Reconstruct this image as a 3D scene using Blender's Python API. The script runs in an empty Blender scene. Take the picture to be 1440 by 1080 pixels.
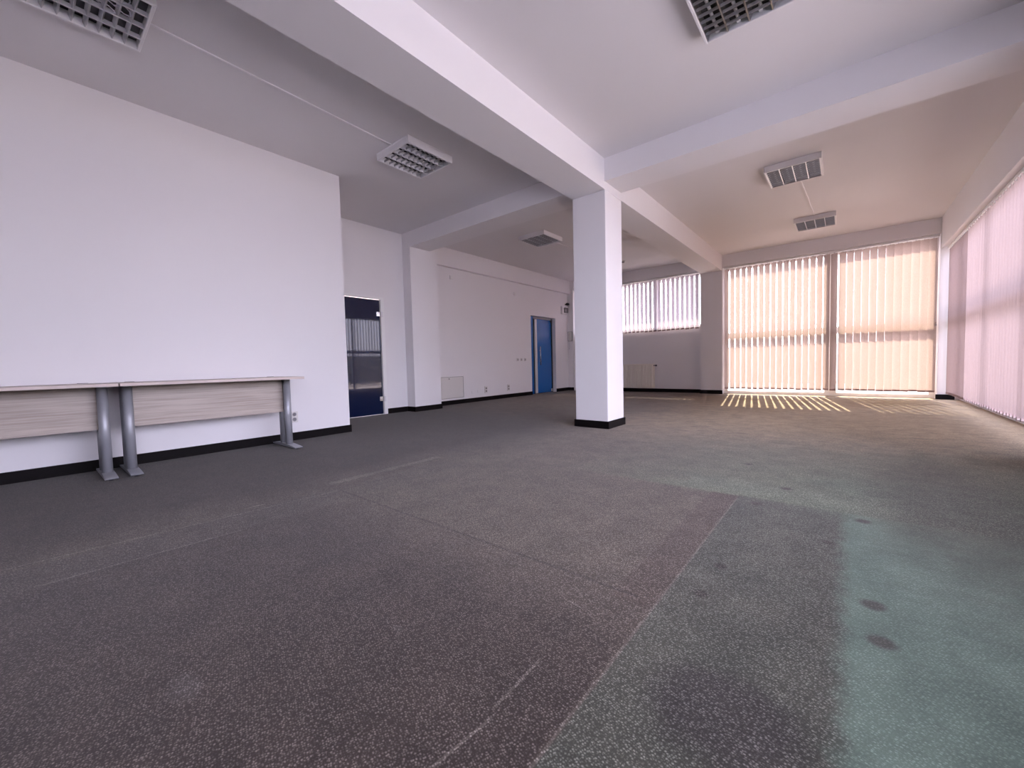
import bpy, bmesh, math, random
from mathutils import Vector, Matrix
random.seed(7)
SC = bpy.context.scene
COL = SC.collection
PI = math.pi

# ------------------------------------------------------------------ measured layout (metres)
H = 0.9                      # camera height
ZC = 3.554                   # ceiling
XL, YLE = -5.425, 2.93       # left partition: face, end
XR = -6.873                  # recessed wall with the dark glass door
XW = -7.05                   # long wall with the blue door
YP0, YP1, XP = 4.975, 5.65, -6.624
XC0, XC1, YC0, YC1 = -2.943, -2.45, 4.982, 5.484
ZM, ZX = 3.161, 3.264        # beam undersides
YB, ZBB = 11.533, 3.25
XRB, ZRB = 1.4326, 2.964
YF = -3.2                    # wall behind the camera

# ------------------------------------------------------------------ node helpers
def new_mat(name):
    m = bpy.data.materials.new(name); m.use_nodes = True
    nt = m.node_tree; nt.nodes.clear()
    out = nt.nodes.new('ShaderNodeOutputMaterial')
    return m, nt, out

class NB:
    """small expression builder on a node tree"""
    def __init__(s, nt): s.nt = nt
    def n(s, t, **kw):
        nd = s.nt.nodes.new(t)
        for k, v in kw.items(): setattr(nd, k, v)
        return nd
    def lk(s, a, b): s.nt.links.new(a, b)
    def put(s, sock, v):
        if isinstance(v, (int, float)): sock.default_value = v
        elif isinstance(v, (tuple, list)): sock.default_value = tuple(v) if len(v) == 4 or sock.type == 'VECTOR' else tuple(v) + (1,)
        else: s.lk(v, sock)
    def m(s, op, a, b=0.0, c=None, clamp=False):
        nd = s.n('ShaderNodeMath', operation=op, use_clamp=clamp)
        s.put(nd.inputs[0], a); s.put(nd.inputs[1], b)
        if c is not None: s.put(nd.inputs[2], c)
        return nd.outputs[0]
    def ss(s, v, lo, hi, a=0.0, b=1.0):
        nd = s.n('ShaderNodeMapRange', interpolation_type='SMOOTHSTEP')
        s.put(nd.inputs[0], v); s.put(nd.inputs[1], lo); s.put(nd.inputs[2], hi); s.put(nd.inputs[3], a); s.put(nd.inputs[4], b)
        return nd.outputs[0]
    def mix(s, f, a, b, mode='MIX'):
        nd = s.n('ShaderNodeMix', data_type='RGBA', blend_type=mode)
        s.put(nd.inputs[0], f); s.put(nd.inputs[6], a); s.put(nd.inputs[7], b)
        return nd.outputs[2]
    def noise(s, vec, scale, detail=2, rough=.5):
        nd = s.n('ShaderNodeTexNoise'); s.put(nd.inputs['Scale'], scale); s.put(nd.inputs['Detail'], detail); s.put(nd.inputs['Roughness'], rough)
        if vec is not None: s.lk(vec, nd.inputs['Vector'])
        return nd.outputs['Fac']
    def mapping(s, vec, scale=(1, 1, 1), loc=(0, 0, 0), rot=(0, 0, 0)):
        nd = s.n('ShaderNodeMapping'); s.lk(vec, nd.inputs['Vector'])
        nd.inputs['Scale'].default_value = scale; nd.inputs['Location'].default_value = loc; nd.inputs['Rotation'].default_value = rot
        return nd.outputs[0]
    def objco(s): return s.n('ShaderNodeTexCoord').outputs['Object']

def principled(name, col, rough=.5, metal=0, spec=.5, bump=None, coat=0, ior=None, mottling=0.0, mott_scale=1.5):
    m, nt, out = new_mat(name); b = NB(nt)
    p = b.n('ShaderNodeBsdfPrincipled')
    p.inputs['Base Color'].default_value = tuple(col) + (1,)
    p.inputs['Roughness'].default_value = rough; p.inputs['Metallic'].default_value = metal
    p.inputs['Specular IOR Level'].default_value = spec
    if coat: p.inputs['Coat Weight'].default_value = coat; p.inputs['Coat Roughness'].default_value = .03
    if ior: p.inputs['IOR'].default_value = ior
    co = b.objco()
    if mottling:
        n = b.noise(co, mott_scale, 4)
        c2 = tuple(min(1, c * (1 + mottling)) for c in col); c1 = tuple(c * (1 - mottling) for c in col)
        b.lk(b.mix(n, c1, c2), p.inputs['Base Color'])
    if bump:
        bn = b.n('ShaderNodeBump'); bn.inputs['Strength'].default_value = bump[1]; bn.inputs['Distance'].default_value = .002
        b.lk(b.noise(co, bump[0], 3), bn.inputs['Height']); b.lk(bn.outputs[0], p.inputs['Normal'])
    b.lk(p.outputs[0], out.inputs[0])
    return m

def fabric(name, diff, trans, mixf):
    m, nt, out = new_mat(name); b = NB(nt)
    co = b.objco()
    weave = b.noise(b.mapping(co, (260, 260, 30)), 1, 1)
    d = b.n('ShaderNodeBsdfDiffuse'); t = b.n('ShaderNodeBsdfTranslucent')
    k = b.ss(weave, .3, .7, .94, 1.04)
    for nd, c in ((d, diff), (t, trans)):
        hs = b.n('ShaderNodeHueSaturation'); hs.inputs['Color'].default_value = tuple(c) + (1,); b.lk(k, hs.inputs['Value'])
        b.lk(hs.outputs[0], nd.inputs[0])
    mx = b.n('ShaderNodeMixShader'); mx.inputs[0].default_value = mixf
    b.lk(d.outputs[0], mx.inputs[1]); b.lk(t.outputs[0], mx.inputs[2]); b.lk(mx.outputs[0], out.inputs[0])
    return m

def clear_glass(name):
    m, nt, out = new_mat(name); b = NB(nt)
    t = b.n('ShaderNodeBsdfTransparent'); t.inputs[0].default_value = (.95, .97, .96, 1)
    g = b.n('ShaderNodeBsdfGlossy'); g.inputs['Roughness'].default_value = .02
    f = b.n('ShaderNodeFresnel'); f.inputs[0].default_value = 1.25
    mx = b.n('ShaderNodeMixShader'); b.lk(f.outputs[0], mx.inputs[0])
    b.lk(t.outputs[0], mx.inputs[1]); b.lk(g.outputs[0], mx.inputs[2]); b.lk(mx.outputs[0], out.inputs[0])
    return m

def wood(name):
    m, nt, out = new_mat(name); b = NB(nt)
    co = b.objco()
    g = b.noise(b.mapping(co, (40, 1.6, 55)), 1.2, 5, .6)
    g2 = b.noise(b.mapping(co, (8, .5, 12)), 1.0, 2)
    f = b.m('ADD', b.m('MULTIPLY', g, .7), b.m('MULTIPLY', g2, .3))
    c = b.mix(b.ss(f, .36, .64), (.36, .30, .255), (.51, .445, .39))
    p = b.n('ShaderNodeBsdfPrincipled'); b.lk(c, p.inputs['Base Color']); p.inputs['Roughness'].default_value = .45
    b.lk(p.outputs[0], out.inputs[0])
    return m

def carpet():
    m, nt, out = new_mat('loop_pile_carpet'); b = NB(nt)
    co = b.objco(); sp = b.n('ShaderNodeSeparateXYZ'); b.lk(co, sp.inputs[0])
    X0, Y0 = sp.outputs[0], sp.outputs[1]
    wob = b.m('SUBTRACT', b.noise(co, 1.3, 4, .6), .5)
    wob2 = b.m('SUBTRACT', b.noise(co, 14, 2), .5)
    wob3 = b.m('SUBTRACT', b.noise(b.mapping(co, (1, 1, 1), (5, 9, 0)), 2.6, 4, .6), .5)
    Xs = b.m('ADD', X0, b.m('MULTIPLY', wob2, .014)); Ys = b.m('ADD', Y0, b.m('MULTIPLY', wob2, .014))
    Xw = b.m('ADD', X0, b.m('MULTIPLY', wob, .9)); Yw = b.m('ADD', Y0, b.m('MULTIPLY', wob3, .9))
    mul = lambda *a: a[0] if len(a) == 1 else b.m('MULTIPLY', a[0], mul(*a[1:]))
    inv = lambda a: b.m('SUBTRACT', 1.0, a)
    def band(v, lo, hi, e): return mul(b.ss(v, lo - e, lo + e), b.ss(v, hi - e, hi + e, 1, 0))
    def rect(x0, x1, y0, y1, e, X=Xs, Y=Ys): return mul(band(X, x0, x1, e), band(Y, y0, y1, e))
    # worn colour regions of the carpet (faded by years under furniture; the beige also holds window light)
    col = (.125, .107, .090)                                                   # mid taupe
    col = b.mix(b.ss(Xw, -3.6, -2.5, 1, 0), col, (.036, .0255, .019))          # dark brown strip along the partition
    col = b.mix(mul(b.ss(Yw, 3.6, 7.0), b.ss(Xw, -4.4, -.6)), col, (.42, .335, .225))   # beige towards the glazing, own colour plus window light painted in
    col = b.mix(mul(b.ss(Yw, 4.5, 8.0), b.ss(Xw, -1.0, -4.5)), col, (.150, .122, .100))
    gfar = mul(b.ss(Xw, -2.3, -.2), b.ss(Yw, 3.2, 6.4, 1, 0), b.ss(Y0, 2.9, 2.98))
    col = b.mix(b.m('MULTIPLY', gfar, .9), col, (.125, .150, .112))
    # front field, darker
    col = b.mix(mul(band(Xs, -2.95, -.53, .02), b.ss(Y0, .9, 1.75, 1, 0)), col, (.058, .046, .041))
    col = b.mix(mul(rect(-2.86, -.70, 1.455, 2.95, .03), .75), col, (.108, .094, .078))
    col = b.mix(mul(rect(-2.95, -2.64, -.5, 2.5, .02), .5), col, (.088, .078, .070))
    # green side of the sharp edge
    grn = mul(b.ss(Xs, -.535, -.52), b.ss(Ys, 2.95, 2.99, 1, 0))
    gcol = b.mix(b.ss(b.m('ADD', wob3, .5), .3, .7), (.072, .080, .068), (.094, .100, .085))
    teal = mul(b.ss(b.m('ADD', X0, b.m('MULTIPLY', wob2, .06)), -.04, .04), b.ss(Yw, 2.6, 3.6, 1, 0))
    gcol = b.mix(teal, gcol, b.mix(b.ss(b.m('ADD', wob, .5), .35, .65), (.080, .118, .104), (.108, .154, .136)))
    col = b.mix(grn, col, gcol)
    col = b.mix(mul(band(Xw, -.1, .9, .2), band(Yw, 2.9, 3.9, .35), .6), col, (.105, .148, .118))
    # pale rim along the top of the dark patch
    col = b.mix(mul(rect(-1.0, .3, 2.98, 3.35, .12, Xw, Y0), .7), col, (.155, .188, .150))
    # reddish brown unfaded band, inside of the edge
    col = b.mix(mul(rect(-.69, -.53, 1.40, 2.955, .012), .85), col, (.088, .070, .060))
    # dark oval worn spot
    def blob(x, y, rx, ry, e=.35, amt=1.0):
        dx = b.m('DIVIDE', b.m('SUBTRACT', X0, x), rx); dy = b.m('DIVIDE', b.m('SUBTRACT', Y0, y), ry)
        d = b.m('SQRT', b.m('ADD', b.m('MULTIPLY', dx, dx), b.m('MULTIPLY', dy, dy)))
        return b.m('MULTIPLY', b.ss(b.m('ADD', d, b.m('MULTIPLY', wob2, .5)), 1 - e, 1 + e, 1, 0), amt)
    col = b.mix(blob(-.23, 1.08, .17, .15, .35, .8), col, (.050, .046, .047))
    col = b.mix(blob(.52, 3.5, .35, 1.2, .6, .6), col, (.055, .048, .040))
    # thin worn seams and scratches
    def seg(x0, y0, x1, y1, w, amt):
        L = math.hypot(x1 - x0, y1 - y0); ux, uy = (x1 - x0) / L, (y1 - y0) / L
        dx = b.m('SUBTRACT', X0, x0); dy = b.m('SUBTRACT', Y0, y0)
        t = b.m('ADD', b.m('MULTIPLY', dx, ux), b.m('MULTIPLY', dy, uy))
        q = b.m('ABSOLUTE', b.m('ADD', b.m('SUBTRACT', b.m('MULTIPLY', dy, ux), b.m('MULTIPLY', dx, uy)), b.m('MULTIPLY', wob2, w * 1.2)))
        return mul(b.ss(q, w * .5, w, 1, 0), b.ss(t, -.02, .02), b.ss(t, L - .02, L + .02, 1, 0), amt)
    for a in ((-2.87, 1.455, -.60, 1.455, .012, .6), (-2.87, 1.3, -2.87, 2.93, .010, .35), (-4.4, 2.83, -2.87, 2.92, .02, .45)):
        col = b.mix(seg(*a), col, (.045, .036, .034))
    for a in ((-3.03, -.2, -2.88, 1.44, .008, .4), (-2.66, 0, -2.63, .75, .009, .45), (-.53, .55, -.528, 2.9, .006, .4), (-3.018, .9, -3.009, .99, .006, .9),
              (-.706, .537, -.686, .713, .006, .5), (-.70, .75, -.706, .96, .006, .45), (-.80, 1.27, -.723, 1.26, .006, .4), (-3.1, 1.5, -3.11, 2.6, .05, .35)):
        col = b.mix(seg(*a), col, (.22, .20, .19))
    # dark scuffed disc marks left by furniture feet
    for (x, y, r) in ((.09, 1.909, .036), (.101, 1.672, .036), (.089, 2.869, .034), (-.415, 2.855, .030), (-.408, 1.89, .026), (-.418, 1.616, .026), (-.05, 2.44, .024), (-.62, 3.9, .03), (-.3, 3.3, .035)):
        col = b.mix(blob(x, y, r, r, .45, .75), col, (.034, .024, .023))
    for (x, y, r) in ((-1.45, .25, .07), (-1.18, .78, .025)):
        col = b.mix(blob(x, y, r, r * .5, .4, .6), col, (.10, .09, .09))
    # long soft streaks of wear, far side
    streak = b.noise(b.mapping(co, (2.0, 5.5, 1), (0, 0, 0), (0, 0, .69)), 2.2, 4, .65)
    col = b.mix(mul(b.ss(streak, .50, .72), b.ss(Y0, 3.0, 4.5), .45), col, (.055, .046, .040))
    mott = b.noise(co, 5, 5, .65)
    hs = b.n('ShaderNodeHueSaturation'); b.lk(b.ss(mott, .25, .75, .80, 1.20), hs.inputs['Value']); b.put(hs.inputs['Color'], col)
    col = hs.outputs[0]
    col = b.mix(1.0, col, (1.14, 1.13, .97), 'MULTIPLY')
    # loop pile: rows of small pale loops on darker ground
    v = b.n('ShaderNodeTexVoronoi', feature='F1'); v.inputs['Scale'].default_value = 140; v.inputs['Randomness'].default_value = .62
    b.lk(b.mapping(co, (1.0, 1.18, 0), (0, 0, 0), (0, 0, .35)), v.inputs['Vector'])
    fine = b.ss(b.noise(co, 420, 2, .6), .3, .7, .65, 1.25)
    dot = b.ss(b.m('MULTIPLY', v.outputs['Distance'], fine), .06, .56, 1, 0)
    rnd = b.n('ShaderNodeSeparateColor'); b.lk(v.outputs['Color'], rnd.inputs[0])
    amp = b.ss(rnd.outputs[0], .0, 1.0, .45, 1.0)
    pile = b.m('MULTIPLY', dot, amp)
    amtX = b.m('ADD', .28, b.m('MULTIPLY', b.m('SUBTRACT', 1.0, mul(grn, teal)), .72))
    dark = b.mix(amtX, col, b.mix(1.0, col, (.50, .47, .48), 'MULTIPLY'))
    lite = b.mix(amtX, b.mix(1.0, col, (1.5, 1.5, 1.5), 'MULTIPLY'), b.mix(.25, b.mix(1.0, col, (2.4, 2.4, 2.4), 'MULTIPLY'), (.30, .275, .27)))
    fin = b.mix(pile, dark, lite)
    p = b.n('ShaderNodeBsdfPrincipled'); b.lk(fin, p.inputs['Base Color']); p.inputs['Roughness'].default_value = .9
    p.inputs['Specular IOR Level'].default_value = .12; p.inputs['Sheen Weight'].default_value = .12
    bn = b.n('ShaderNodeBump'); bn.inputs['Strength'].default_value = .35; bn.inputs['Distance'].default_value = .004
    b.lk(dot, bn.inputs['Height']); b.lk(bn.outputs[0], p.inputs['Normal'])
    b.lk(p.outputs[0], out.inputs[0])
    return m

# ------------------------------------------------------------------ materials
M = {}
M['wall'] = principled('matt_white_wall_paint', (.80, .785, .80), .85, spec=.15, bump=(60, .05), mottling=.015)
M['ceil'] = principled('matt_white_ceiling_paint', (.76, .745, .755), .9, spec=.1, bump=(50, .05), mottling=.02)
M['skirt'] = principled('black_brown_skirting', (.0045, .003, .0035), .6, spec=.12)
M['carpet'] = carpet()
M['wood'] = wood('pale_ash_laminate')
M['edge'] = principled('pale_edge_band', (.60, .51, .46), .5)
M['silver'] = principled('silver_powder_coat', (.36, .37, .40), .42, metal=.35, spec=.5)
M['white_pl'] = principled('white_plastic', (.78, .77, .77), .4)
M['white_pl2'] = principled('warm_white_plastic', (.70, .68, .66), .4)
M['grey_pl'] = principled('grey_plastic', (.20, .19, .20), .45)
M['dark_pl'] = principled('dark_plastic', (.02, .02, .025), .35)
M['mid_pl'] = principled('mid_grey_plastic', (.38, .37, .39), .4)
M['pvc'] = principled('white_window_pvc', (.82, .82, .82), .35)
M['glass'] = clear_glass('clear_window_glass')
M['dglass'] = principled('dark_blue_filmed_glass', (.006, .012, .045), .04, spec=.5, ior=1.5)
M['bglass'] = principled('bright_blue_filmed_glass', (.015, .13, .42), .25, spec=.5)
M['chrome'] = principled('brushed_chrome', (.75, .75, .78), .22, metal=1)
M['alu'] = principled('pale_aluminium', (.72, .71, .74), .4, metal=.25)
M['louver'] = principled('satin_reflector_aluminium', (.60, .60, .61), .28, metal=1)
M['blade'] = principled('dull_louver_blade_aluminium', (.34, .335, .34), .34, metal=.85)
M['lampbody'] = principled('white_lamp_enamel', (.78, .77, .78), .4)
M['lampdark'] = principled('dark_lamp_interior', (.05, .05, .055), .6)
M['tube'] = principled('white_fluorescent_tube', (.82, .82, .84), .3)
M['louver_old'] = principled('dull_grey_louver', (.50, .50, .52), .4, metal=.2)
M['wire'] = principled('white_wire_sheath', (.62, .62, .68), .4)
M['fab_back'] = fabric('blush_blind_fabric', (.58, .50, .48), (.255, .195, .165), .46)
M['fab_bay'] = fabric('pale_blind_fabric', (.62, .57, .60), (.27, .235, .265), .48)
M['fab_right'] = fabric('pink_blind_fabric', (.40, .322, .315), (.23, .175, .172), .42)
M['pocket'] = principled('dusky_pink_weight_pocket', (.25, .17, .18), .7)
M['rad'] = principled('cream_radiator_enamel', (.84, .80, .73), .35)
M['panelm'] = principled('off_white_access_panel', (.70, .685, .66), .5)
M['ext'] = principled('grey_exterior_render', (.42, .40, .38), .9, mottling=.1)
M['extground'] = principled('pale_paving', (.64, .56, .49), .9, mottling=.12)
M['bounce'] = principled('grey_bounce_ground', (.36, .36, .40), .9, mottling=.15)
M['hedge'] = principled('weathered_boundary_render', (.20, .21, .19), .9, mottling=.3)

# ------------------------------------------------------------------ mesh helpers
class MB:
    def __init__(s): s.bm = bmesh.new(); s.smooth = []
    def box(s, x0, x1, y0, y1, z0, z1, bevel=0, seg=2):
        r = bmesh.ops.create_cube(s.bm, size=1)
        vs = r['verts']
        for v in vs:
            v.co = Vector(((x0 + x1) / 2 + v.co.x * (x1 - x0), (y0 + y1) / 2 + v.co.y * (y1 - y0), (z0 + z1) / 2 + v.co.z * (z1 - z0)))
        if bevel:
            es = list({e for v in vs for e in v.link_edges})
            bmesh.ops.bevel(s.bm, geom=es, offset=bevel, segments=seg, affect='EDGES', profile=.5)
        return s
    def cyl(s, p0, p1, r0, r1=None, n=16, caps=True):
        p0, p1 = Vector(p0), Vector(p1); r1 = r0 if r1 is None else r1
        d = p1 - p0; q = d.to_track_quat('Z', 'Y'); mt = Matrix.Translation((p0 + p1) / 2) @ q.to_matrix().to_4x4()
        r = bmesh.ops.create_cone(s.bm, cap_ends=caps, segments=n, radius1=r0, radius2=r1, depth=d.length, matrix=mt)
        for f in {f for v in r['verts'] for f in v.link_faces}:
            if len(f.verts) == 4: f.smooth = True
        return s
    def ball(s, c, r, n=12, sc=(1, 1, 1)):
        mt = Matrix.Translation(c) @ Matrix.Diagonal((*sc, 1))
        r_ = bmesh.ops.create_uvsphere(s.bm, u_segments=n, v_segments=max(6, n // 2), radius=r, matrix=mt)
        for f in {f for v in r_['verts'] for f in v.link_faces}: f.smooth = True
        return s
    def quad(s, *pts):
        s.bm.faces.new([s.bm.verts.new(p) for p in pts]); return s
    def prism(s, pts, axis, a0, a1):
        """closed outline pts (2D) extruded along axis from a0 to a1"""
        def mk(p, a):
            if axis == 'y': return (p[0], a, p[1])
            if axis == 'x': return (a, p[0], p[1])
            return (p[0], p[1], a)
        A = [s.bm.verts.new(mk(p, a0)) for p in pts]; B = [s.bm.verts.new(mk(p, a1)) for p in pts]
        n = len(pts)
        s.bm.faces.new(A); s.bm.faces.new(B[::-1])
        for i in range(n): s.bm.faces.new((A[i], B[i], B[(i + 1) % n], A[(i + 1) % n]))
        return s
    def tube(s, pts, r, n=8):
        pts = [Vector(p) for p in pts]
        for a, c in zip(pts, pts[1:]): s.cyl(a, c, r, n=n)
        for p in pts[1:-1]: s.ball(p, r, 8)
        return s
    def ring(s, c, axis, R, r, n=24, k=8):
        c = Vector(c)
        ax = {'x': (Vector((0, 1, 0)), Vector((0, 0, 1)), Vector((1, 0, 0))), 'y': (Vector((1, 0, 0)), Vector((0, 0, 1)), Vector((0, 1, 0))), 'z': (Vector((1, 0, 0)), Vector((0, 1, 0)), Vector((0, 0, 1)))}[axis]
        g = []
        for i in range(n):
            a = 2 * PI * i / n; u = ax[0] * math.cos(a) + ax[1] * math.sin(a)
            g.append([s.bm.verts.new(c + u * (R + r * math.cos(2 * PI * j / k)) + ax[2] * (r * math.sin(2 * PI * j / k))) for j in range(k)])
        for i in range(n):
            for j in range(k):
                f = s.bm.faces.new((g[i][j], g[(i + 1) % n][j], g[(i + 1) % n][(j + 1) % k], g[i][(j + 1) % k])); f.smooth = True
        return s
    def build(s, name, mat, parent=None, norm=True):
        if norm: bmesh.ops.recalc_face_normals(s.bm, faces=s.bm.faces[:])
        me = bpy.data.meshes.new(name); s.bm.to_mesh(me); s.bm.free()
        o = bpy.data.objects.new(name, me); me.materials.append(mat); COL.objects.link(o)
        if parent is not None:
            o.parent = parent
        return o

def tag(o, label, cat, group=None, kind=None):
    o['label'] = label; o['category'] = cat
    if group: o['group'] = group
    if kind: o['kind'] = kind
    return o
def thing(name, label, cat, loc=(0, 0, 0), group=None, kind=None):
    o = bpy.data.objects.new(name, None); COL.objects.link(o); o.location = loc; o.empty_display_size = .1
    return tag(o, label, cat, group, kind)
def struct(name, mb, mat, label, cat):
    return tag(mb.build(name, mat), label, cat, kind='structure')
def copy_tree(o, parent=None):
    c = o.copy(); COL.objects.link(c)
    if parent is not None: c.parent = parent
    for ch in list(o.children): copy_tree(ch, c)
    return c

# ================================================================== THE SETTING
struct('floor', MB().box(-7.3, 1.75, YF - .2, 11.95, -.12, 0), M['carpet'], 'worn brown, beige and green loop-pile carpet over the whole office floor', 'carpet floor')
struct('ceiling', MB().box(-7.3, 1.8, YF - .2, 11.95, ZC, ZC + .2), M['ceil'], 'white plastered ceiling above the beams', 'ceiling')
struct('wall_left', MB().box(-7.05, XL, YF, YLE, 0, ZC), M['wall'], 'plain white partition wall with two tables standing against it', 'wall')
struct('wall_recess', MB().box(-7.05, XR, YLE, 3.50, 0, ZC).box(-7.05, XR, 4.50, YP0, 0, ZC).box(-7.05, XR, 3.50, 4.50, 2.245, ZC), M['wall'], 'white set-back wall around the dark glass door', 'wall')
struct('wall_pilaster', MB().box(-7.25, XP, YP0, YP1, 0, ZC), M['wall'], 'white pier standing out of the wall between the two doors', 'pier')
struct('wall_entrance', MB().box(-7.25, XW, YP1, 9.47, 0, ZC).box(-7.25, XW, 10.76, 11.9, 0, ZC).box(-7.25, XW, 9.47, 10.76, 2.315, ZC), M['wall'], 'long white wall with the blue glass door and low access panel', 'wall')
struct('entrance_wall_beam', MB().box(XW, -6.94, YP1, 11.6, 3.147, ZC), M['wall'], 'shallow white beam running along the top of the blue door wall', 'beam')
struct('wall_back', MB().box(-7.05, -2.96, 11.68, 11.9, 0, 1.80).box(-7.05, -6.845, 11.50, 11.9, 0, ZC), M['wall'], 'white back wall under the short-blind window, behind the radiator', 'wall')
struct('back_beam', MB().box(-6.845, XRB, YB, 11.9, ZBB, ZC), M['wall'], 'white beam over the back windows', 'beam')
struct('back_pillar', MB().box(-2.963, -2.44, 11.50, 11.9, 0, ZM + .1), M['wall'], 'white pier between the short blinds and the floor-length blinds', 'pier')
struct('corner_pillar', MB().box(1.42, 1.8, 11.52, 11.9, 0, ZC), M['wall'], 'narrow white pier in the corner between the two glazed walls', 'pier')
struct('column', MB().box(XC0, XC1, YC0, YC1, 0, ZM, .006, 1), M['wall'], 'free-standing square white column in the middle of the office', 'column')
struct('main_beam', MB().box(XC0, XC1, YF, YB, ZM, ZC), M['wall'], 'deep white ceiling beam running over the column to the back wall', 'beam')
struct('left_cross_beam', MB().box(XP, XC0, YP0, 5.46, ZX, ZC), M['wall'], 'white cross beam from the column to the pier between the doors', 'beam')
struct('right_cross_beam', MB().box(XC1, XRB, YP0, 5.473, ZX, ZC), M['wall'], 'white cross beam from the column to the pink-blind window wall', 'beam')
struct('right_beam', MB().box(XRB, 1.8, YF, 11.52, ZRB, ZC), M['wall'], 'white beam over the long row of pink blinds', 'beam')
struct('right_pillar', MB().box(1.45, 1.8, 4.95, 5.5, 0, ZRB), M['wall'], 'white pier in the glazed side wall at the cross beam', 'pier')
struct('wall_right', MB().box(1.66, 1.8, YF, -1.5, 0, ZRB).box(1.66, 1.8, -1.5, 4.95, 0, .6), M['wall'], 'white parapet and wall of the glazed side beside the viewpoint', 'wall')
struct('wall_front', MB().box(-7.05, -.6, YF - .2, YF, 0, ZC).box(1.3, 1.8, YF - .2, YF, 0, ZC).box(-.6, 1.3, YF - .2, YF, 2.5, ZC).box(-.6, 1.3, YF - .2, YF, 0, .9), M['wall'], 'white wall behind the viewpoint', 'wall')

# skirting boards
SK = .10
def skirt(name, mb, label): return struct(name, mb, M['skirt'], label, 'skirting board')
skirt('baseboard_left', MB().box(XL, XL + .016, YF, YLE + .016, 0, SK).box(XR, XL, YLE, YLE + .016, 0, SK), 'black skirting board along the plain partition behind the tables')
skirt('baseboard_recess', MB().box(XR, XR + .016, 4.505, YP0, 0, SK).box(XR + .016, XP + .016, YP0 - .016, YP0, 0, SK).box(XP, XP + .016, YP0, YP1 + .016, 0, SK).box(XW, XP, YP1, YP1 + .016, 0, SK), 'black skirting board around the pier between the doors')
skirt('baseboard_entrance', MB().box(XW, XW + .016, YP1 + .016, 9.47, 0, SK).box(XW, XW + .016, 10.76, 11.5, 0, SK), 'black skirting board along the blue door wall')
skirt('baseboard_back', MB().box(-7.03, -6.845, 11.484, 11.5, 0, SK).box(-6.845, -2.963, 11.664, 11.68, 0, SK).box(-2.979, -2.43, 11.484, 11.5, 0, SK).box(-2.979, -2.963, 11.5, 11.664, 0, SK), 'black skirting board along the radiator wall and its pier')
skirt('baseboard_corner', MB().box(1.40, 1.66, 11.504, 11.52, 0, SK), 'short black skirting board at the foot of the corner pier')
skirt('baseboard_column', MB().box(XC0 - .018, XC1 + .018, YC0 - .018, YC0, 0, SK).box(XC0 - .018, XC1 + .018, YC1, YC1 + .018, 0, SK).box(XC0 - .018, XC0, YC0, YC1, 0, SK).box(XC1, XC1 + .018, YC0, YC1, 0, SK), 'black skirting board wrapped round the foot of the column')

# ------------------------------------------------------------------ windows
def window_y(name, label, x0, x1, z0, z1, y, mull, trans, fw=.065, d=.06):
    """window in a wall of constant y"""
    r = thing(name, label, 'window', ((x0 + x1) / 2, y, z0), kind='structure')
    ox, oz = (x0 + x1) / 2, z0
    f = MB()
    f.box(x0 - ox, x0 + fw - ox, -d / 2, d / 2, 0, z1 - oz).box(x1 - fw - ox, x1 - ox, -d / 2, d / 2, 0, z1 - oz)
    f.box(x0 + fw - ox, x1 - fw - ox, -d / 2, d / 2, 0, fw).box(x0 + fw - ox, x1 - fw - ox, -d / 2, d / 2, z1 - oz - fw, z1 - oz)
    for (mx, mw) in mull: f.box(mx - mw / 2 - ox, mx + mw / 2 - ox, -d / 2 - .003, d / 2 + .003, fw, z1 - oz - fw)
    for (tz0, tz1) in trans: f.box(x0 + fw - ox, x1 - fw - ox, -d / 2 + .002, d / 2 - .002, tz0 - oz, tz1 - oz)
    f.build('window_frame', M['pvc'], r)
    MB().box(x0 + fw - ox, x1 - fw - ox, -.006, .006, fw, z1 - oz - fw).build('glass_pane', M['glass'], r)
    return r
def window_x(name, label, y0, y1, z0, z1, x, mull, trans, fw=.065, d=.06):
    r = thing(name, label, 'window', (x, (y0 + y1) / 2, z0), kind='structure')
    oy, oz = (y0 + y1) / 2, z0
    f = MB()
    f.box(-d / 2, d / 2, y0 - oy, y0 + fw - oy, 0, z1 - oz).box(-d / 2, d / 2, y1 - fw - oy, y1 - oy, 0, z1 - oz)
    f.box(-d / 2, d / 2, y0 + fw - oy, y1 - fw - oy, 0, fw).box(-d / 2, d / 2, y0 + fw - oy, y1 - fw - oy, z1 - oz - fw, z1 - oz)
    for (my, mw) in mull: f.box(-d / 2 - .003, d / 2 + .003, my - mw / 2 - oy, my + mw / 2 - oy, fw, z1 - oz - fw)
    for (tz0, tz1) in trans: f.box(-d / 2 + .002, d / 2 - .002, y0 + fw - oy, y1 - fw - oy, tz0 - oz, tz1 - oz)
    f.build('window_frame', M['pvc'], r)
    MB().box(-.006, .006, y0 + fw - oy, y1 - fw - oy, fw, z1 - oz - fw).build('glass_pane', M['glass'], r)
    return r
window_y('window_1', 'wide high window behind the short white blinds', -6.845, -2.963, 1.80, ZBB, 11.80, [(-5.55, .12), (-4.25, .12)], [])
window_y('window_2', 'full-height white framed window behind the floor-length blinds on the back wall', -2.44, 1.42, .0, ZBB, 11.80, [(-.25, .22), (1.36, .06)], [(1.42, 1.57)], fw=.075)
window_x('window_3', 'full-height window row behind the pink blinds of the side wall', 5.5, 11.52, .0, ZRB, 1.76, [(7.0, .06), (8.66, .07), (10.4, .06)], [(1.50, 1.62)], fw=.05)
window_x('fill_window_4', 'unseen side window beside the viewpoint, sized for fill light', -1.5, 4.95, .6, ZRB, 1.76, [(.1, .08), (1.7, .08), (3.3, .08)], [])  # out of view, left without blinds; opening sized to fill the front with daylight
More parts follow.
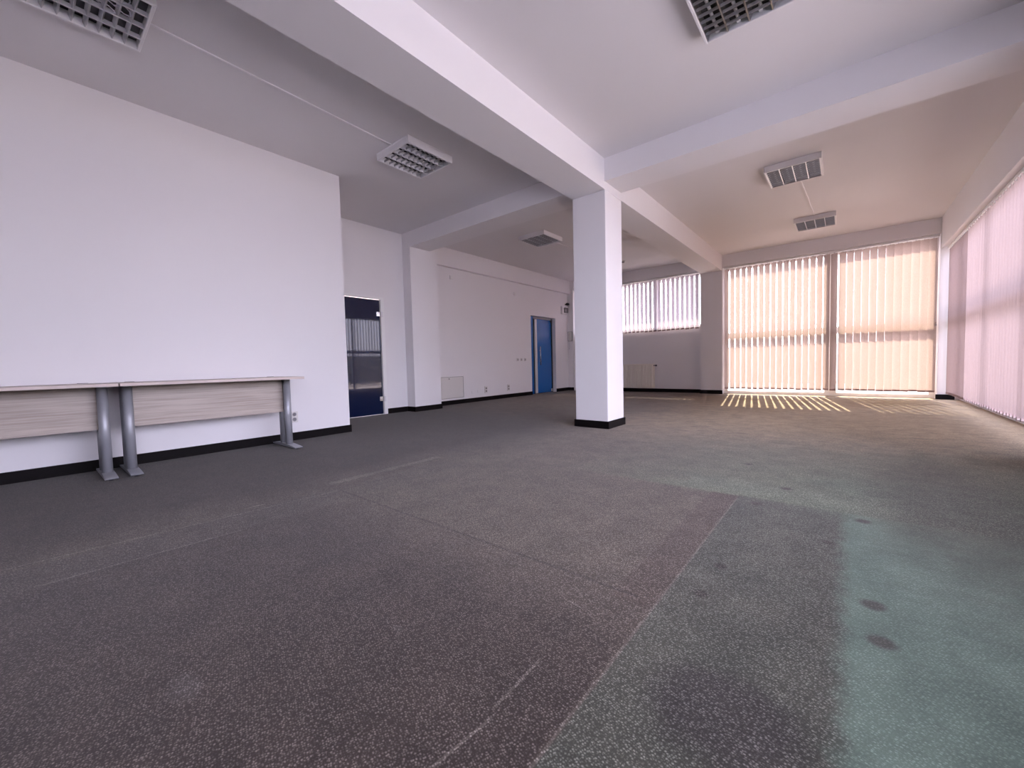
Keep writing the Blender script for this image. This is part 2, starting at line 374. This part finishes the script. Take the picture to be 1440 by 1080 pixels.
window_y('fill_window_5', 'unseen window in the wall behind the viewpoint, sized for fill light', -.6, 1.3, .9, 2.5, YF - .1, [(.35, .08)], [])  # out of view; opening sized for fill light on the camera-facing sides
struct('bay_sill', MB().box(-6.845, -2.963, 11.655, 11.77, 1.78, 1.802), M['pvc'], 'white sill under the short-blind window', 'window sill')

# ------------------------------------------------------------------ outside
struct('outside_ground', MB().box(-40, 40, -30, 60, -.4, -.15), M['extground'], 'pale paved ground outside the windows', 'ground')
struct('bounce_ground', MB().box(1.9, 11.9, -30, 4.6, -.15, -.13).box(-40, 1.9, -30, -3.6, -.15, -.13), M['bounce'], 'dark asphalt ground outside by the viewpoint, added to cool the reflected light', 'ground')  # unseen grey surface added to cool light bounced into the front of the room
struct('boundary_wall_back', MB().box(-40, 40, 20, 20.3, -.15, 1.42), M['hedge'], 'low boundary wall seen outside the back windows', 'wall')
struct('boundary_wall_side', MB().box(12, 12.3, -30, 20, -.15, 1.75), M['hedge'], 'low boundary wall outside the side windows', 'wall')
struct('outside_canopy', MB().box(-8.2, -2.75, 11.9, 13.0, 3.36, 3.46), M['ext'], 'shallow canopy slab outside above the high window', 'canopy')

# ================================================================== DOORS
d1 = thing('door_1', 'dark blue glass door in a white frame beside the plain partition', 'glass door', (XR, 3.97, 0), kind='structure')
f = MB()
f.box(-.11, .012, -.47, -.43 + .0, 0, 2.245).box(-.11, .012, .455, .53, 0, 2.245).box(-.11, .012, -.43, .455, 2.195, 2.245)
f.build('door_frame', M['pvc'], d1)
MB().box(-.035, -.023, -.43, .452, .008, 2.19).build('glass_leaf', M['dglass'], d1)
for z in (.30, 1.92):
    h = MB().box(-.045, .002, .375, .448, z - .045, z + .045, .006).build('hinge', M['chrome'], d1)
    MB().box(-.01, .022, .458, .50, z - .05, z + .05, .005).build('hinge_plate', M['alu'], h)
d2 = thing('door_2', 'bright blue glass door with a long bar handle on the far wall', 'glass door', (XW - .13, 10.1, 0), kind='structure')
MB().box(-.02, -.008, -.63, -.33, .0, 2.31).build('side_panel', M['bglass'], d2)
MB().box(-.022, .006, -.34, -.305, .0, 2.25).build('dark_seal', M['dark_pl'], d2)
MB().box(-.018, .03, -.30, -.195, .012, 2.235, .004).build('edge_profile', M['alu'], d2)
MB().box(-.02, -.006, -.19, .60, .02, 2.25).build('glass_leaf', M['bglass'], d2)
MB().box(-.022, .002, .605, .66, .0, 2.31).build('hinge_seal', M['dark_pl'], d2)
MB().box(-.024, .0, -.33, .605, 2.255, 2.312).build('head_rail', M['mid_pl'], d2)
MB().box(-.024, .012, .54, .62, .02, .11, .006).build('patch_fitting', M['chrome'], d2)
MB().box(-.024, .012, .54, .60, 2.19, 2.25, .006).build('patch_fitting', M['dark_pl'], d2)
hd = MB().cyl((.062, -.075, .86), (.062, -.075, 1.42), .016).build('pull_handle', M['chrome'], d2)
MB().cyl((-.006, -.075, .98), (.062, -.075, .98), .011).build('standoff', M['chrome'], hd)
MB().cyl((-.006, -.075, 1.30), (.062, -.075, 1.30), .011).build('standoff', M['chrome'], hd)
MB().box(-.10, -.05, -.63, .66, 0, 2.315).build('door_backing', M['bglass'], d2)

# ================================================================== VERTICAL BLINDS
def slat_profile(w, sag, n=6):
    return [(-w / 2 + w * i / n, sag * (1 - (2 * i / n - 1) ** 2)) for i in range(n + 1)]
def make_blind(name, label, group, origin, along, inward, length, height, pitch, width, angle, fab, drop_gap=0.0, jitter=.03, seedv=1, wand=False):
    """vertical blind: along = unit vector of the rail, inward = unit vector into the room; origin = top start corner of the rail"""
    rnd = random.Random(seedv)
    r = thing(name, label, 'vertical blind', origin, group)
    A, I = Vector((*along, 0)), Vector((*inward, 0))
    def P(a, i, z): return A * a + I * i + Vector((0, 0, z))
    def lbox(mb, a0, a1, i0, i1, z0, z1):
        p, q = P(a0, i0, z0), P(a1, i1, z1)
        mb.box(min(p.x, q.x), max(p.x, q.x), min(p.y, q.y), max(p.y, q.y), z0, z1, .003, 1)
    hr = MB(); lbox(hr, 0, length, -.02, .022, -.04, 0); hrail = hr.build('head_rail', M['white_pl'], r)
    n = int(length / pitch)
    off = (length - (n - 1) * pitch) / 2
    prof = slat_profile(width, .010)
    sl, ca = MB(), MB(); chain = []
    q0, q1 = P(off - .03, .0, -.05), P(length - off + .03, .0, -.05); ca.cyl(q0, q1, .0035, n=6)
    for k in range(n):
        a0 = off + k * pitch; t = angle + rnd.uniform(-jitter, jitter)
        c, s_ = math.cos(t), math.sin(t)
        zt = -.062; zb = -height + rnd.uniform(-.006, .006)
        def pt(u, v, z, c=c, s_=s_, a0=a0): return P(a0 + u * c - v * s_, u * s_ + v * c, z)
        rows = []
        for z in (zt, zt * .5 + zb * .5, zb + .055, zb):
            rows.append([sl.bm.verts.new(pt(u, v, z)) for u, v in prof])
        for ra, rb in zip(rows, rows[1:]):
            for i in range(len(prof) - 1):
                fc = sl.bm.faces.new((ra[i], ra[i + 1], rb[i + 1], rb[i])); fc.smooth = True
        # weight pocket: a thin curved plate hanging in the hem
        pts = [(u * .96, v - .003) for u, v in prof] + [(u * .96, v + .004) for u, v in reversed(prof)]
        va = [sl.bm.verts.new(pt(u, v, zb - .004)) for u, v in pts]; vb = [sl.bm.verts.new(pt(u, v, zb + .034)) for u, v in pts]
        m_ = len(pts)
        fs = [sl.bm.faces.new(va), sl.bm.faces.new(vb[::-1])]
        fs += [sl.bm.faces.new((va[i], vb[i], vb[(i + 1) % m_], va[(i + 1) % m_])) for i in range(m_)]
        for fc in fs: fc.material_index = 1
        pa = P(a0, .0, -.04); ca.cyl((pa.x, pa.y, -.066), (pa.x, pa.y, -.036), .006, n=6)
        e0, e1 = pt(-width / 2 * .9, .004, zb + .006), pt(width / 2 * .9, .004, zb + .006)
        if chain: chain.append((chain[-1] + e0) / 2 + Vector((0, 0, -.012)))
        chain += [e0, e1]
    so = sl.build('slats', fab, r, norm=False); so.data.materials.append(M['pocket'])
    MB().tube(chain, .0022, 5).build('spacer_chain', M['white_pl'], so)
    ca.build('slat_carriers', M['mid_pl'], hrail)
    if wand:
        q = P(length - .03, .045, 0); b_ = MB(); b_.tube([(q.x, q.y, -.04), (q.x, q.y, -height * .55)], .004, 6)
        wd = b_.build('control_cord', M['white_pl'], r)
        MB().ball((q.x, q.y, -height * .57), .028, 12, (.5, .5, 1.2)).build('cord_weight', M['mid_pl'], wd)
    return r
D = math.radians
YBL = 11.60
make_blind('vertical_blind', 'short white vertical blind over the high window above the radiator', None, (-6.83, YBL, 3.245), (1, 0), (0, -1), 3.855, 1.50, .1262, .129, D(30), M['fab_bay'], seedv=3)
make_blind('vertical_blind', 'floor-length peach blind with bright gaps, beside the back pier', 'floor-length blinds of the back window', (-2.425, YBL, 3.245), (1, 0), (0, -1), 2.29, 3.105, .1265, .130, D(30), M['fab_back'], seedv=4, wand=False)
make_blind('vertical_blind', 'closed floor-length peach blind, beside the corner pier', 'floor-length blinds of the back window', (-.135, YBL, 3.245), (1, 0), (0, -1), 1.55, 3.105, .1265, .131, D(19), M['fab_back'], seedv=5, wand=True)
make_blind('vertical_blind', 'flat closed pink blind filling the corner next to the corner pier', 'pink blinds of the side wall', (1.535, 9.90, ZRB - .004), (0, 1), (-1, 0), 1.58, 2.83, .123, .128, D(2), M['fab_right'], seedv=6, jitter=.01)
make_blind('vertical_blind', 'long pink blind with turned slats nearest the viewer on the side wall', 'pink blinds of the side wall', (1.535, 5.52, ZRB - .004), (0, 1), (-1, 0), 4.36, 2.82, .1265, .128, D(-35), M['fab_right'], seedv=7, jitter=.05)

# ================================================================== TABLES
ZT = .822
def make_table(label, y0, y1, gromm):
    L = y1 - y0; yc = (y0 + y1) / 2
    r = thing('office_table', label, 'table', (XL, yc, 0), 'pale wooden office tables along the partition')
    tp = MB().box(.012, .705, -L / 2, L / 2, ZT - .026, ZT, .002, 1).build('tabletop', M['wood'], r)
    MB().box(.705, .7065, -L / 2 + .001, L / 2 - .001, ZT - .025, ZT - .001).build('edge_band', M['edge'], tp)
    for g in gromm: MB().cyl((.10, g, ZT - .001), (.10, g, ZT + .004), .036, n=24).build('cable_grommet', M['grey_pl'], tp)
    MB().box(.318, .336, -L / 2 + .095, L / 2 - .095, .412, ZT - .026).build('modesty_panel', M['wood'], r)
    for sgn in (-1, 1):
        ly = sgn * (L / 2 - .075)
        lg = MB()
        lg.cyl((.405, ly, .024), (.405, ly, ZT - .04), .037, n=24)
        lg.cyl((.255, ly, .024), (.255, ly, ZT - .04), .037, n=24)
        lg.box(.23, .43, ly - .03, ly + .03, ZT - .050, ZT - .026, .004)
        lo = lg.build('leg', M['silver'], r)
        MB().box(.285, .375, ly - .016, ly + .016, .42, ZT - .056, .004).build('cable_cover', M['silver'], lo)
        ft = MB().prism([(.03, .012), (.655, .012), (.66, .018), (.655, .024), (.50, .036), (.33, .042), (.18, .036), (.03, .024)], 'y', ly - .042, ly + .042)
        fo = ft.build('foot', M['silver'], lo)
        for gx in (.06, .62): MB().cyl((gx, ly, 0), (gx, ly, .013), .018, n=14).build('glide', M['dark_pl'], fo)
    return r
make_table('pale ash table cut off by the picture edge, standing against the partition', -1.02, .512, (.60, -.60))
make_table('pale ash table standing end-on between its neighbour and the wall socket', .522, 2.03, (-.62, .62))

# ================================================================== CEILING LIGHTS
LX, LY, LH = .64, .68, .085
def make_light(label, x, y, broken=False, group='square louvred ceiling lights'):
    r = thing('ceiling_light', label, 'ceiling light', (x, y, ZC), group)
    b = MB(); t = .022; w, l = LX / 2, LY / 2
    b.box(-w, w, -l, l, -.012, 0)
    b.box(-w, -w + t, -l, l, -LH, -.012, .004, 1).box(w - t, w, -l, l, -LH, -.012, .004, 1)
    b.box(-w + t, w - t, -l, -l + t, -LH, -.012, .004, 1).box(-w + t, w - t, l - t, l, -LH, -.012, .004, 1)
    b.build('housing', M['lampbody'], r)
    MB().box(-w + t, w - t, -l + t, l - t, -.016, -.012).build('back_plate', M['lampdark'], r)
    lv = MB(); bl = MB(); iw, il = w - t, l - t; nch = 4; cw = 2 * iw / nch; z0 = -LH + .004
    mat = M['louver_old'] if broken else M['louver']
    for k in range(nch + 1):
        xk = -iw + k * cw
        if broken:
            if 0 < k < nch: lv.box(xk - .007, xk + .007, -il, il, z0, z0 + .030)
        else:
            # parabolic side reflector, wedge section
            hw = .020
            lo_, hi_ = max(-iw, xk - .004), min(iw, xk + .004)
            tl, th = max(-iw, xk - hw), min(iw, xk + hw)
            ml, mh = max(-iw, xk - hw * .45), min(iw, xk + hw * .45)
            pts = [(lo_, z0), (hi_, z0), (mh, z0 + .022), (th, z0 + .052), (tl, z0 + .052), (ml, z0 + .022)]
            cl = []
            for p in pts:
                if not cl or (abs(cl[-1][0] - p[0]) + abs(cl[-1][1] - p[1])) > 1e-6: cl.append(p)
            lv.prism(cl, 'y', -il, il)
    nb = 8
    for k in range(nch):
        xa, xb = -iw + k * cw + .004, -iw + (k + 1) * cw - .004
        for j in range(1, nb + 1):
            yj = -il + 2 * il * j / (nb + 1)
            if broken: (bl.prism([(yj - .002, z0 + .002), (yj + .0, z0), (yj - .013, z0 + .036), (yj - .015, z0 + .036)], 'x', xa - .005, xb + .005), bl.prism([(yj - .0, z0), (yj + .002, z0 + .002), (yj + .015, z0 + .036), (yj + .013, z0 + .036)], 'x', xa - .005, xb + .005))
            else: bl.prism([(yj - .002, z0 + .001), (yj + .002, z0 + .001), (yj + .005, z0 + .011), (yj + .008, z0 + .021), (yj - .008, z0 + .021), (yj - .005, z0 + .011)], 'x', xa - .002, xb + .002)
    lvo = lv.build('louver', mat, r)
    bl.build('cross_blades', mat if broken else M['blade'], lvo)
    if not broken:
        for k in range(nch):
            xc = -iw + (k + .5) * cw
            tb = MB().cyl((xc, -il + .03, -.030), (xc, il - .03, -.030), .012, n=12).build('fluorescent_tube', M['tube'], r)
            for ya in (-il, il - .03): MB().box(xc - .012, xc + .012, ya, ya + .03, -.048, -.014).build('lamp_holder', M['white_pl'], tb)
    else:
        rr = random.Random(4)
        for q in range(5):
            x0 = .02 + .055 * q; y0 = .02 + rr.uniform(-.04, .22); pts = []
            for i in range(9):
                a = i / 8 * 2 * PI
                pts.append((x0 + .028 * math.sin(a * 1.0 + q) + rr.uniform(-.006, .006), y0 + .12 * math.sin(a * .5 + q * .4), -.03 - .045 * math.sin(i / 8 * PI)))
            MB().tube(pts, .0035, 6).build('loose_wire', M['wire'], r)
        MB().box(.02, .08, -.16, .12, -.05, -.016, .004).build('ballast', M['white_pl'], r)
    return r
make_light('broken light with an empty dark louvre and loose wires, over the tables', -4.075, .40, True)
make_light('light with mirror louvre, alone between partition and deep beam', -4.20, 3.285)
make_light('small-looking light seen just past the far side of the left cross beam', -4.955, 7.065)
make_light('light cut by the top picture edge, in the bay before the right cross beam', -.59, 3.36)
make_light('larger-looking of two lights joined by a cable trunk before the back window', -.58, 7.05)
make_light('light closest to the floor-length back window, at the end of the cable trunk', -.47, 9.93)

def trunk(label, pts):
    m_ = MB()
    for (xa, ya), (xb, yb) in zip(pts, pts[1:]):
        d = Vector((xb - xa, yb - ya)).normalized(); nrm = Vector((-d.y, d.x)) * .009
        a = [(xa + nrm.x, ya + nrm.y), (xb + nrm.x, yb + nrm.y), (xb - nrm.x, yb - nrm.y), (xa - nrm.x, ya - nrm.y)]
        m_.prism(a, 'z', ZC - .012, ZC)
    return tag(m_.build('ceiling_cable_trunk', M['wall']), label, 'cable trunk', 'cable trunks on the ceiling')
trunk('white cable trunk running from the broken light to the next light', [(-4.10, .745), (-4.20, 2.94)])
trunk('white cable trunk joining the two lights before the back window', [(-.55, 7.395), (-.47, 9.585)])
trunk('white cable trunk from the light past the cross beam towards the back wall', [(-4.92, 7.41), (-4.88, 9.4), (-4.62, 10.18)])

sd = thing('smoke_detector', 'small white ceiling detector showing just past the column', 'detector', (-4.545, 10.24, ZC))
MB().cyl((0, 0, -.02), (0, 0, 0), .055, n=24).build('base_plate', M['white_pl'], sd)
MB().cyl((0, 0, -.055), (0, 0, -.02), .028, .042, n=24).build('sensor_head', M['mid_pl'], sd)

# ================================================================== RADIATOR
rd = thing('radiator', 'cream panel radiator on the back wall beneath the short blinds', 'radiator', (-4.9, 11.50, .12))
rl, rh = 1.36, .70
p = MB()
n = 26; pw = rl / n
for k in range(n):
    x0 = -rl / 2 + k * pw
    p.prism([(x0 + .001, -.046), (x0 + pw * .22, -.066), (x0 + pw * .68, -.066), (x0 + pw - .001, -.046), (x0 + pw - .001, -.036), (x0 + .001, -.036)], 'z', .025, rh - .025)
p.box(-rl / 2, rl / 2, -.052, -.038, 0, .025).box(-rl / 2, rl / 2, -.052, -.038, rh - .025, rh).box(-rl / 2, rl / 2, -.042, -.036, .02, rh - .02)
p.build('front_panel', M['rad'], rd)
for xs in (-rl / 2 - .002, rl / 2 - .006): MB().box(xs, xs + .008, -.05, .10, .01, rh).build('side_cover', M['rad'], rd)
g = MB()
for k in range(20): g.box(-rl / 2 + .01 + k * (rl - .02) / 20, -rl / 2 + .01 + (k + .55) * (rl - .02) / 20, -.036, .10, rh - .012, rh - .002)
g.box(-rl / 2 + .006, rl / 2 - .006, .02, .04, rh - .010, rh - .004)
g.build('top_grille', M['rad'], rd)
MB().box(-rl / 2 + .01, rl / 2 - .01, .085, .10, .02, rh - .02).build('rear_panel', M['rad'], rd)
v = MB().cyl((rl / 2, -.01, rh - .05), (rl / 2 + .055, -.01, rh - .05), .012).build('valve', M['chrome'], rd)
MB().cyl((rl / 2 + .03, -.045, rh - .05), (rl / 2 + .03, -.01, rh - .05), .016).cyl((rl / 2 + .055, -.01, rh - .05), (rl / 2 + .095, -.01, rh - .05), .022).build('valve_knob', M['dark_pl'], v)
MB().tube([(rl / 2 + .035, .0, rh - .05), (rl / 2 + .035, .178, rh - .05)], .009).build('supply_pipe', M['white_pl'], rd)
for xs in (-.5, .46): MB().box(xs, xs + .04, .10, .178, .3, .4).build('wall_bracket', M['white_pl'], rd)

# ================================================================== WALL FITTINGS
def plate_x(mb, h, w, d=.012, bevel=.004): return mb.box(0, d, -w / 2, w / 2, -h / 2, h / 2, bevel, 2)
so = thing('wall_socket', 'white double wall socket beside the table end, above the partition skirting', 'socket', (XL, 2.183, .30))
plate_x(MB(), .142, .088, .014).build('cover_plate', M['white_pl2'], so)
for zz in (.032, -.032):
    orr = MB().ring((.014, 0, zz), 'x', .022, .004).build('outlet_ring', M['mid_pl'], so)
    MB().cyl((.008, 0, zz), (.0145, 0, zz), .019).build('outlet_well', M['grey_pl'], orr)
def far_socket(label, y, z, grp):
    r = thing('wall_socket', label, 'socket', (XW, y, z), grp)
    plate_x(MB(), .17, .10, .016).build('cover_plate', M['white_pl2'], r)
    for zz in (.035, -.035): MB().cyl((.010, .0, zz), (.0175, .0, zz), .026).build('outlet_well', M['grey_pl'], r)
far_socket('double wall socket on the long wall, second one away from the access panel', 7.495, .275, 'sockets along the blue door wall')
far_socket('double wall socket on the long wall, below the three light switches', 8.385, .275, 'sockets along the blue door wall')
for y, z, lab in ((7.02, .243, 'faint blank wall plate low on the long wall, just past the access panel'), (7.222, .256, 'faint blank wall plate between the other blank plate and the sockets')):
    o = plate_x(MB(), .07, .07, .006, .002).build('blank_outlet_plate', M['wall']); o.location = (XW, y, z); tag(o, lab, 'wall plate', 'blank plates low on the long wall')
for i, (y, lab) in enumerate(((8.82, 'first light switch of three from the access panel side'), (8.985, 'middle light switch of the row of three by the blue door'), (9.16, 'light switch closest to the blue door in the row of three'))):
    r = thing('light_switch', lab, 'switch', (XW, y, 1.03), 'light switches by the blue door')
    plate_x(MB(), .085, .085, .012).build('cover_plate', M['white_pl2'], r)
    MB().box(.012, .017, -.026, .026, -.026, .026, .002, 1).build('rocker', M['mid_pl'], r)
for y, z, lab in ((6.42, 2.94, 'small white square box high on the long wall next to the pier'), (8.74, 2.84, 'small white square box high on the long wall before the blue door')):  # small square boxes, purpose unknown
    r = thing('square_wall_box', lab, 'wall box', (XW, y, z), 'square boxes under the shallow beam')
    plate_x(MB(), .09, .09, .03, .004).build('box_body', M['wall'], r)
    plate_x(MB(), .082, .082, .034, .003).build('lid', M['white_pl'], r)
ap = thing('access_panel', 'off-white square access panel low on the long wall beside the pier', 'access panel', (XW, 6.36, .395))
MB().box(0, .012, -.375, -.350, -.275, .275).box(0, .012, .350, .375, -.275, .275).box(0, .012, -.350, .350, .250, .275).box(0, .012, -.350, .350, -.275, -.250).build('panel_frame', M['white_pl'], ap)
MB().box(0, .007, -.342, .342, -.242, .242, .002, 1).build('panel_door', M['panelm'], ap)
MB().box(-.004, .002, -.351, .351, -.251, .251).build('shadow_gap', M['grey_pl'], ap)
MB().cyl((.005, -.10, .205), (.013, -.10, .205), .014).build('lock', M['grey_pl'], ap)
cam_ = thing('wall_mounted_alarm', 'white wall box with a dark oval grille, high beside the blue door', 'alarm box', (XW, 11.25, 2.60))
plate_x(MB(), .26, .36, .075, .02).build('box_body', M['white_pl'], cam_)
MB().box(.075, .082, -.09, .13, -.085, .085, .03, 3).build('speaker_grille', M['grey_pl'], cam_)
MB().cyl((.08, .015, 0), (.086, .015, 0), .035).build('lens', M['mid_pl'], cam_)
sc_ = thing('security_camera', 'small black dome camera perched over the white alarm box', 'camera', (XW, 11.36, 2.80))
MB().cyl((0, 0, .0), (.06, 0, .02), .02).build('mount_arm', M['dark_pl'], sc_)
MB().ball((.09, .0, .005), .055, 16, (1, 1.5, .8)).build('camera_body', M['dark_pl'], sc_)
ic = thing('intercom', 'white door phone with a grey outline on the back wall edge by the column', 'intercom', (-6.955, 11.50, 1.77))
MB().box(-.085, .085, -.025, 0, -.16, .16, .03, 3).build('base_body', M['mid_pl'], ic)
MB().box(-.065, .065, -.035, -.02, -.14, .14, .02, 3).build('face_plate', M['white_pl'], ic)
MB().box(-.02, .02, -.06, -.035, -.13, .13, .01, 2).build('handset', M['white_pl2'], ic)
MB().tube([(-.03, -.012, -.16), (-.03, -.012, -.36), (-.05, -.008, -.42)], .005, 6).build('cord', M['mid_pl'], ic)

# ================================================================== LIGHT
az = Vector((-.153, 1, .97)).normalized()      # towards the sun
sun = bpy.data.lights.new('sun', 'SUN'); sun.energy = 11.0; sun.angle = math.radians(.6); sun.color = (1, .85, .71)
so_ = bpy.data.objects.new('sun', sun); COL.objects.link(so_); so_.rotation_euler = az.to_track_quat('Z', 'Y').to_euler(); so_.location = (-2, 25, 20)
so_['kind'] = 'helper'
w = bpy.data.worlds.new('sky'); SC.world = w; w.use_nodes = True
nt = w.node_tree; nt.nodes.clear(); b = NB(nt)
sk = b.n('ShaderNodeTexSky', sky_type='NISHITA'); sk.sun_disc = False; sk.sun_elevation = math.asin(az.z); sk.sun_rotation = math.atan2(az.x, az.y)
sk.air_density = 1; sk.dust_density = 2.0
bg = b.n('ShaderNodeBackground'); ow = b.n('ShaderNodeOutputWorld')
b.lk(b.mix(.80, sk.outputs[0], (7.2, 6.4, 8.3)), bg.inputs[0])
bg.inputs[1].default_value = .80
b.lk(bg.outputs[0], ow.inputs[0])

# ================================================================== CAMERA
yaw, pitch, roll, F = .68977279, -.0484554, -.02469408, 567.4655
cy, sy = math.cos(yaw), math.sin(yaw)
fw = Vector((-sy, cy, 0)); rt = Vector((cy, sy, 0)); up = Vector((0, 0, 1))
f2 = fw * math.cos(pitch) + up * math.sin(pitch); u2 = up * math.cos(pitch) - fw * math.sin(pitch)
r3 = rt * math.cos(roll) + u2 * math.sin(roll); u3 = u2 * math.cos(roll) - rt * math.sin(roll)
cd = bpy.data.cameras.new('camera'); co_ = bpy.data.objects.new('camera', cd); COL.objects.link(co_)
cd.sensor_width = 36; cd.sensor_fit = 'HORIZONTAL'; cd.lens = F * 36 / 1440; cd.clip_start = .05; cd.clip_end = 300
mt = Matrix((r3, u3, -f2)).transposed().to_4x4(); mt.translation = (0, 0, H); co_.matrix_world = mt
SC.camera = co_

vs = SC.view_settings
SC.display_settings.display_device = 'sRGB'
vs.view_transform = 'Standard'; vs.look = 'None'; vs.gamma = 1; vs.use_curve_mapping = False; vs.exposure = 1.02
cyc = SC.cycles
cyc.max_bounces = 14; cyc.diffuse_bounces = 8; cyc.glossy_bounces = 4; cyc.transmission_bounces = 8; cyc.transparent_max_bounces = 16
cyc.caustics_reflective = False; cyc.caustics_refractive = False
cyc.use_denoising = True
